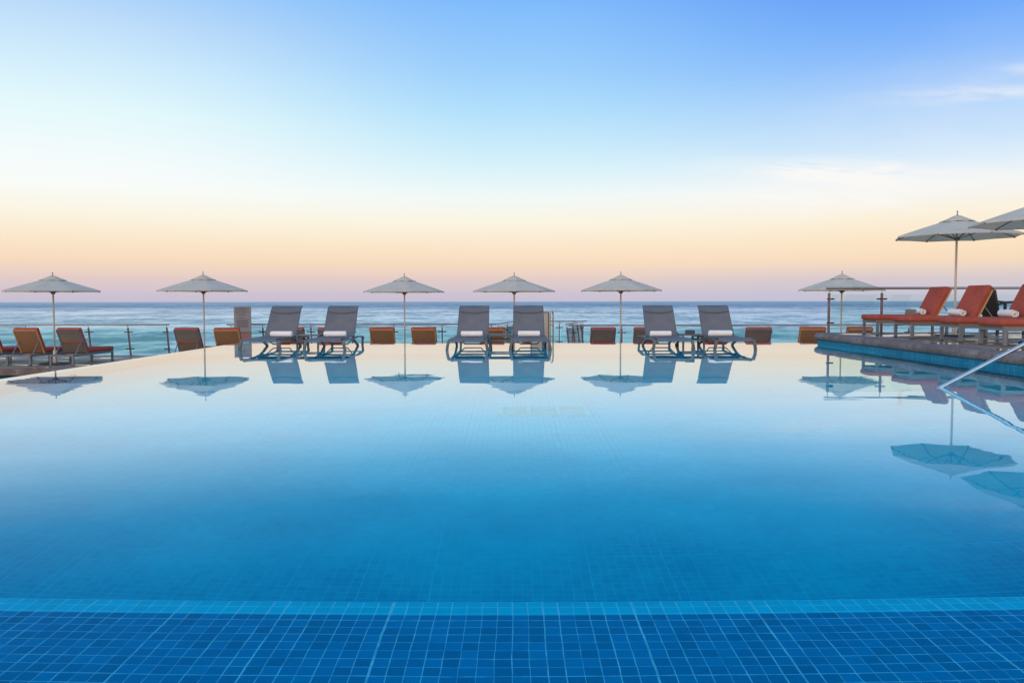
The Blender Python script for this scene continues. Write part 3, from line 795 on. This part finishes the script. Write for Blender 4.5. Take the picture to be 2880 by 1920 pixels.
# ------------------------------------------------------------------ dark armchair behind the red loungers
ch = thing('armchair', 'dark brown rattan armchair behind the second red lounger on the upper deck', 'armchair', (10.05, 16.35, DZ), R(-86))
b = MB().rbox((0, 0.02, 0.40), (0.54, 0.52, 0.09), 0.02, 2); b.build('seat', M['dark_wicker'], ch)
bt = Matrix.Rotation(R(12), 3, 'X'); MB().rbox((0, -0.29, 0.66), (0.54, 0.05, 0.52), 0.02, 2, bt).build('backrest', M['dark_wicker'], ch)
for sx in (-1, 1):
    MB().tube([(sx*0.29, -0.28, 0.62), (sx*0.30, -0.10, 0.66), (sx*0.30, 0.14, 0.675), (sx*0.30, 0.285, 0.66)], 0.022, 8).build('armrest', M['dark_wicker'], ch)
    MB().bar((sx*0.285, 0.27, 0.0), (sx*0.295, 0.28, 0.65), 0.045, 0.045).build('leg', M['dark_wicker'], ch)
    MB().bar((sx*0.255, -0.27, 0.0), (sx*0.255, -0.24, 0.36), 0.045, 0.045).build('leg', M['dark_wicker'], ch)

# ------------------------------------------------------------------ railings
def railing(label, posts, z0, h, lean=(0, 0), ext=(0.25, 0.25), group=None, glass=True, cable=True, wide=0.09, rail_r=0.026):
    g = thing('glass_railing', label, 'railing', (posts[0][0], posts[0][1], z0), 0, group)
    o = Vector((posts[0][0], posts[0][1])); P = [Vector(p)-o for p in posts]; ln = Vector(lean)
    top = lambda p, z: Vector((p.x+ln.x*z/h, p.y+ln.y*z/h, z))
    d0 = (P[1]-P[0]).normalized(); d1 = (P[-1]-P[-2]).normalized()
    line = [top(P[0]-d0*ext[0], h)]+[top(p, h) for p in P]+[top(P[-1]+d1*ext[1], h)]
    MB().tube(line, rail_r, 12).build('handrail', M['rail'], g)
    for i, p in enumerate(P):
        d = (P[min(i+1, len(P)-1)]-P[max(i-1, 0)]).normalized(); d3 = Vector((d.x, d.y, 0))
        b = MB().bar(top(p, 0), top(p, h-0.105), 0.055, 0.038, d3)
        b.box(top(p, 0.008), (0.12, 0.12, 0.016))
        po = b.build('post', M['post'], g)
        MB().tube([top(p, h-0.106), top(p, h-0.02)], 0.009, 8).build('pin', M['rail'], po)
        n3 = Vector((-d.y, d.x, 0))*0.0
        for z in (0.23*h, 0.76*h):
            lo = 0 if i == 0 else 1; hi = 0 if i == len(P)-1 else 1
            c_ = top(p, z)
            b = MB().sweep([c_-d3*(0.035+wide*lo), c_+d3*(0.035+wide*hi)], [(0.030*math.cos(a), 0.017*math.sin(a)) for a in [2*math.pi*k/10 for k in range(10)]], True)
            b.build('glass_clamp', M['clamp'], po)
    for i in range(len(P)-1):
        d = (P[i+1]-P[i]); L = d.length; d.normalize()
        a = P[i]+d*0.055; c_ = P[i+1]-d*0.055
        if glass:
            zb, zt = 0.09, h*0.86
            nn = Vector((-d.y, d.x))*0.005
            vs = []
            for q in (a, c_):
                for z in (zb, zt):
                    v = top(q, z)
                    vs += [(v.x+nn.x, v.y+nn.y, v.z), (v.x-nn.x, v.y-nn.y, v.z)]
            MB().add(vs, [(0, 2, 6, 4), (1, 5, 7, 3), (0, 4, 5, 1), (2, 3, 7, 6), (0, 1, 3, 2), (4, 6, 7, 5)]).build('glass_panel', M['glass'], g)
        if cable:
            pts = []
            for k in range(9):
                t = k/8; q = P[i].lerp(P[i+1], t); v = top(q, h-0.06-0.05*4*t*(1-t)-0.02*random.random()*(0 < k < 8)*0.3)
                pts.append(v)
            MB().tube(pts, 0.005, 5).build('cable', M['clamp'], g)
    return g
GR = 'glass railings along the terraces'
LN = (0.0, -0.17)
railing('glass railing behind the two loungers at the left border', [(-20.0, 24.3), (-18.4, 24.3), (-16.7, 24.3), (-14.75, 24.3), (-12.85, 24.3), (-11.65, 24.3), (-10.47, 24.3)], TZ, 0.97, LN, (0.3, 0.08), GR, cable=False)
railing('long glass railing running behind the text sign and the left pair of water loungers', [(-8.52, 24.3), (-7.56, 24.3), (-6.10, 24.3), (-4.85, 24.3), (-3.58, 24.3), (-2.12, 24.3), (-0.62, 24.3)], TZ, 0.97, LN, (0.12, 0.14), GR)
railing('short glass railing slanting out to sea behind the middle pair', [(-0.42, 24.75), (-0.15, 26.2), (0.05, 27.3), (0.2, 28.25)], TZ, 0.96, (0.0, 0.0), (0.45, 0.0), GR)
railing('glass railing across the sea end of the lookout right of the middle pair', [(0.35, 28.3), (1.68, 28.3), (2.52, 28.3)], TZ, 0.95, (0, 0), (0.1, 0.12), GR)
railing('greenish glass railing returning from the lookout, steeply foreshortened', [(1.78, 24.45), (2.06, 25.75), (2.30, 26.95), (2.52, 28.1)], TZ, 0.95, (-0.10, 0.0), (0.1, 0.05), GR, cable=False)
railing('long glass railing behind the right pair and the upper deck', [(1.86, 24.3), (3.36, 24.3), (4.95, 24.3), (6.40, 24.3), (7.83, 24.3), (9.0, 24.3), (10.6, 24.3), (12.1, 24.3), (13.6, 24.3)], TZ, 0.925, (-0.02, -0.08), (0.12, 0.3), GR)
railing('tall glass railing at the far edge of the upper deck with a round steel handrail', [(6.80, 17.1), (7.93, 17.1), (9.03, 17.1), (10.13, 17.1), (11.23, 17.1), (12.33, 17.1), (13.43, 17.1)], DZ, 0.965, (0.0, 0.0), (0.07, 0.3), GR, cable=False, wide=0.07)

# ------------------------------------------------------------------ pool handrail (right), dips into the water
h = thing('pool_handrail', 'polished steel handrail slanting down into the water at the right', 'handrail', (4.46, 8.26, 0))
sl = 0.525
pts = [(-1.75, 0, -1.395), (-1.70, 0, -1.30)]
pts = [(-0.42, 0, -1.40), (-0.42, 0, -0.42), (-0.40, 0, -0.30), (-0.33, 0, -0.20)]+[(x, 0, sl*x) for x in (-0.22, 0.0, 1.0, 1.9)]
pts += [(2.05, 0, 1.066), (2.20, 0, 1.115), (2.40, 0, 1.13), (2.60, 0, 1.115), (2.70, 0, 1.06), (2.74, 0, 0.98), (2.74, 0, DZ)]
MB().tube(pts, 0.0215, 18, (0, 1, 0)).build('tube', M['steel'], h)
MB().lathe([(0.055, 0), (0.055, 0.012), (0.03, 0.02)], 20, (2.74, 0, DZ)).build('flange', M['steel'], h)

# ------------------------------------------------------------------ text sign by the railing
s = thing('text_sign', 'grey upright sign with lines of small print and a red foot strip, by the railing', 'sign', (-8.03, 23.75, TZ))
MB().box((0, 0, 1.11), (0.51, 0.025, 0.80)).build('sign_panel', M['sign'], s)
MB().box((0, 0, 0.612), (0.51, 0.025, 0.190)).build('foot_strip', M['sign_red'], s)
MB().box((0, -0.0145, 0.735), (0.49, 0.004, 0.042)).build('picture_strip', M['strip'], s)
b = MB(); random.seed(4)
def text_row(z, x0, x1, hgt=0.013):
    x = x0
    while x < x1-0.01:
        w = min(random.uniform(0.018, 0.055), x1-x); b.box((x+w/2, -0.014, z), (w, 0.003, hgt)); x += w+0.007
for z, x0, x1 in ((1.485, -0.10, 0.10), (1.45, -0.20, 0.19), (1.425, -0.20, 0.20), (1.385, -0.10, 0.12), (1.35, -0.20, 0.20), (1.31, -0.19, 0.12), (1.26, -0.10, 0.09), (1.22, -0.10, -0.04), (1.175, -0.10, 0.05),
                  (1.12, -0.17, 0.19), (1.08, -0.18, 0.18), (1.06, -0.18, 0.18), (1.02, -0.18, 0.17), (0.99, -0.18, 0.17), (0.955, -0.16, 0.17), (0.925, -0.16, 0.17), (0.905, -0.16, 0.17)):
    text_row(z, x0, x1)
b.build('lettering', M['sign_text'], s)
b = MB()
for z in (1.26, 1.22, 1.175): b.box((-0.145, -0.0142, z), (0.022, 0.003, 0.022))
b.build('symbol', M['sign_red'], s)
for sx in (-1, 1): MB().box((sx*0.20, 0.02, 0.29), (0.035, 0.03, 0.58)).build('leg', M['post'], s)

# ------------------------------------------------------------------ folded lounger stood on end
f = thing('folded_lounger', 'beige canvas lounger folded and stood on end behind the right lounger of the middle pair', 'lounger', (0.83, 20.30, TZ), R(-8))
MB().rbox((-0.12, 0, 0.72), (0.42, 0.012, 1.30), 0.004, 2).build('canvas_panel', M['beige'], f)
b = MB()
for x in (-0.345, 0.105): b.tube([(x, 0, 0.0), (x, 0, 1.38)], 0.018, 8)
b.tube([(-0.345, 0, 1.375), (0.105, 0, 1.375)], 0.016, 8)
b.build('panel_frame', M['post'], f)
b = MB(); hp = [(0.15, -0.05, 0.0), (0.15, -0.05, 1.33), (0.165, -0.05, 1.385), (0.19, 0.0, 1.40), (0.205, 0.06, 1.375), (0.21, 0.10, 1.30), (0.21, 0.10, 0.0)]
b.tube(hp, 0.017, 8); 
for z in (0.35, 0.75, 1.05): b.tube([(0.15, -0.05, z), (0.21, 0.10, z)], 0.010, 6)
b.tube([(0.105, 0, 1.10), (0.155, -0.04, 1.10)], 0.01, 6)
b.build('hoop_leg', M['wood'], f)

# ------------------------------------------------------------------ sky, sun, camera
w = bpy.data.worlds.new('World'); sc.world = w; w.use_nodes = True
t = NT(w.node_tree); t.n.clear()
out = t.n.new('ShaderNodeOutputWorld')
dirv = t.node('ShaderNodeTexCoord').outputs['Generated']
x, y, z = t.sep(dirv)
zq = t.math('SQRT', t.math('MAXIMUM', z, 0.0))
def stops(cols):
    out_ = []
    for el, c in cols: out_.append((math.sqrt(max(0, math.sin(R(el)))), s2l(*c)))
    return out_
low_l = [(0, (196, 192, 212)), (0.5, (206, 196, 212)), (1.5, (228, 205, 202)), (2.7, (250, 221, 193)), (4.0, (254, 233, 205)), (5.6, (254, 247, 228))]
low_r = [(0, (190, 194, 216)), (0.5, (200, 198, 216)), (1.5, (220, 207, 208)), (2.7, (250, 222, 192)), (4.0, (254, 231, 199)), (5.6, (254, 243, 221))]
high = [(34, (80, 155, 238)), (50, (122, 192, 252)), (90, (138, 204, 255))]
left = t.ramp(zq, stops(low_l+[(7.4, (252, 255, 252)), (9.2, (246, 254, 255)), (11.9, (231, 252, 255)), (15.0, (209, 238, 255)), (17.2, (193, 224, 253)), (20, (162, 207, 252)), (24, (112, 176, 246))]+high))
mid = t.ramp(zq, stops(low_l+[(7.4, (244, 252, 250)), (9.2, (221, 246, 253)), (11.9, (193, 233, 254)), (13.5, (177, 224, 255)), (16.0, (157, 209, 255)), (19.7, (133, 192, 255)), (24, (88, 158, 246))]+high))
right = t.ramp(zq, stops(low_r+[(7.4, (246, 248, 248)), (9.2, (214, 236, 254)), (11.9, (177, 214, 254)), (15.0, (138, 189, 254)), (17.2, (118, 175, 253)), (20, (98, 155, 248)), (24, (74, 136, 240))]+high))
sky = t.mix(t.maprange(x, -0.47, 0.0, smooth=True), left, mid)
sky = t.mix(t.maprange(x, 0.0, 0.45, smooth=True), sky, right)
# the side of the sky behind the photographer, where the sun has just gone
back = t.ramp(zq, stops([(0, (235, 190, 150)), (4, (255, 215, 165)), (10, (255, 232, 200)), (20, (215, 222, 228)), (40, (180, 212, 242)), (90, (138, 204, 255))]))
back = t.mix(1.0, back, t.ramp(zq, [(0.0, (2.4, 2.2, 2.0)), (0.42, (2.2, 2.1, 2.0)), (0.65, (1.3, 1.3, 1.3)), (1.0, (1, 1, 1))]), 'MULTIPLY')
sky = t.mix(t.maprange(y, 0.10, -0.55, smooth=True), sky, back)
# thin cirrus, laid out by direction (u = azimuth, v = elevation, both as slopes)
u_ = t.math('DIVIDE', x, t.math('MAXIMUM', y, 0.05)); v_ = t.math('DIVIDE', z, t.math('MAXIMUM', y, 0.05))
def blob(u0, v0, su, sv, tilt=0.0):
    du = t.math('SUBTRACT', u_, u0); dv = t.math('SUBTRACT', t.math('SUBTRACT', v_, v0), t.math('MULTIPLY', du, tilt))
    q = t.math('ADD', t.math('POWER', t.math('ABSOLUTE', t.math('DIVIDE', du, su)), 2.0), t.math('POWER', t.math('ABSOLUTE', t.math('DIVIDE', dv, sv)), 2.0))
    return t.math('EXPONENT', t.math('MULTIPLY', q, -1.0))
nz = t.noise(t.comb(t.math('MULTIPLY', u_, 9.0), t.math('MULTIPLY', t.math('ADD', v_, t.math('MULTIPLY', u_, 0.06)), 62.0), 0.0), 1.0, 5, 0.62, 0.5)
nz = t.maprange(nz, 0.32, 0.62)
nb = t.maprange(t.noise(t.comb(t.math('MULTIPLY', u_, 3.0), t.math('MULTIPLY', v_, 9.0), 3.0), 1.0, 4, 0.6, 0.3), 0.3, 0.7)
mask = t.math('ADD', t.math('MULTIPLY', blob(0.43, 0.158, 0.14, 0.013, -0.03), 1.8), t.math('MULTIPLY', blob(0.40, 0.128, 0.13, 0.018), 1.2))
mask = t.math('ADD', mask, t.math('MULTIPLY', blob(0.58, 0.255, 0.10, 0.009, 0.05), 0.6))
mask = t.math('ADD', mask, t.math('MULTIPLY', blob(0.70, 0.30, 0.12, 0.010, 0.20), 0.5))
cl = t.math('MULTIPLY', mask, nz)
cl = t.math('ADD', cl, t.math('MULTIPLY', t.math('MULTIPLY', blob(0.50, 0.20, 0.30, 0.09, 0.25), nb), 0.28), clamp=True)
sky = t.mix(t.math('MULTIPLY', cl, 0.85), sky, s2l(255, 252, 248))
low_ = t.math('MULTIPLY', t.math('MULTIPLY', blob(0.52, 0.024, 0.22, 0.016), nb), 0.6)
sky = t.mix(low_, sky, s2l(205, 190, 205))
nish = t.node('ShaderNodeTexSky', {'sky_type': 'NISHITA', 'sun_disc': False, 'sun_elevation': R(9), 'sun_rotation': R(235)})
b1 = t.node('ShaderNodeBackground', Color=sky, Strength=0.97)
b2 = t.node('ShaderNodeBackground', Color=nish.outputs[0], Strength=0.002)
ad = t.node('ShaderNodeAddShader'); t.l.new(b1.outputs[0], ad.inputs[0]); t.l.new(b2.outputs[0], ad.inputs[1])
t.l.new(ad.outputs[0], out.inputs[0])

sd = bpy.data.lights.new('sun', 'SUN'); sd.energy = 1.0; sd.angle = R(30); sd.color = (1.0, 0.86, 0.72)
so = bpy.data.objects.new('sun', sd); COL.objects.link(so)
v = Vector((-0.62, -0.62, 0.50)).normalized()        # towards the glow
so.rotation_euler = v.to_track_quat('Z', 'Y').to_euler(); so.location = (-20, -15, 14)

cd = bpy.data.cameras.new('camera'); cam = bpy.data.objects.new('camera', cd); COL.objects.link(cam)
cd.sensor_width = 36; cd.lens = 28.0; cd.clip_end = 200000; cd.clip_start = 0.05
cam.matrix_world = Matrix.Translation((0, 0, 0.90)) @ Matrix.Rotation(R(90-2.87), 4, 'X') @ Matrix.Rotation(-0.0013, 4, 'Z')
sc.camera = cam

sc.render.engine = 'CYCLES'
cy = sc.cycles
cy.use_denoising = True
try: cy.denoiser = 'OPENIMAGEDENOISE'
except Exception: pass
cy.max_bounces = 12; cy.transmission_bounces = 8; cy.transparent_max_bounces = 24; cy.glossy_bounces = 6; cy.diffuse_bounces = 4
cy.caustics_refractive = True; cy.caustics_reflective = True; cy.blur_glossy = 0.0
sc.view_settings.view_transform = 'Standard'; sc.view_settings.look = 'None'
sc.view_settings.exposure = 0.0; sc.view_settings.gamma = 1.0
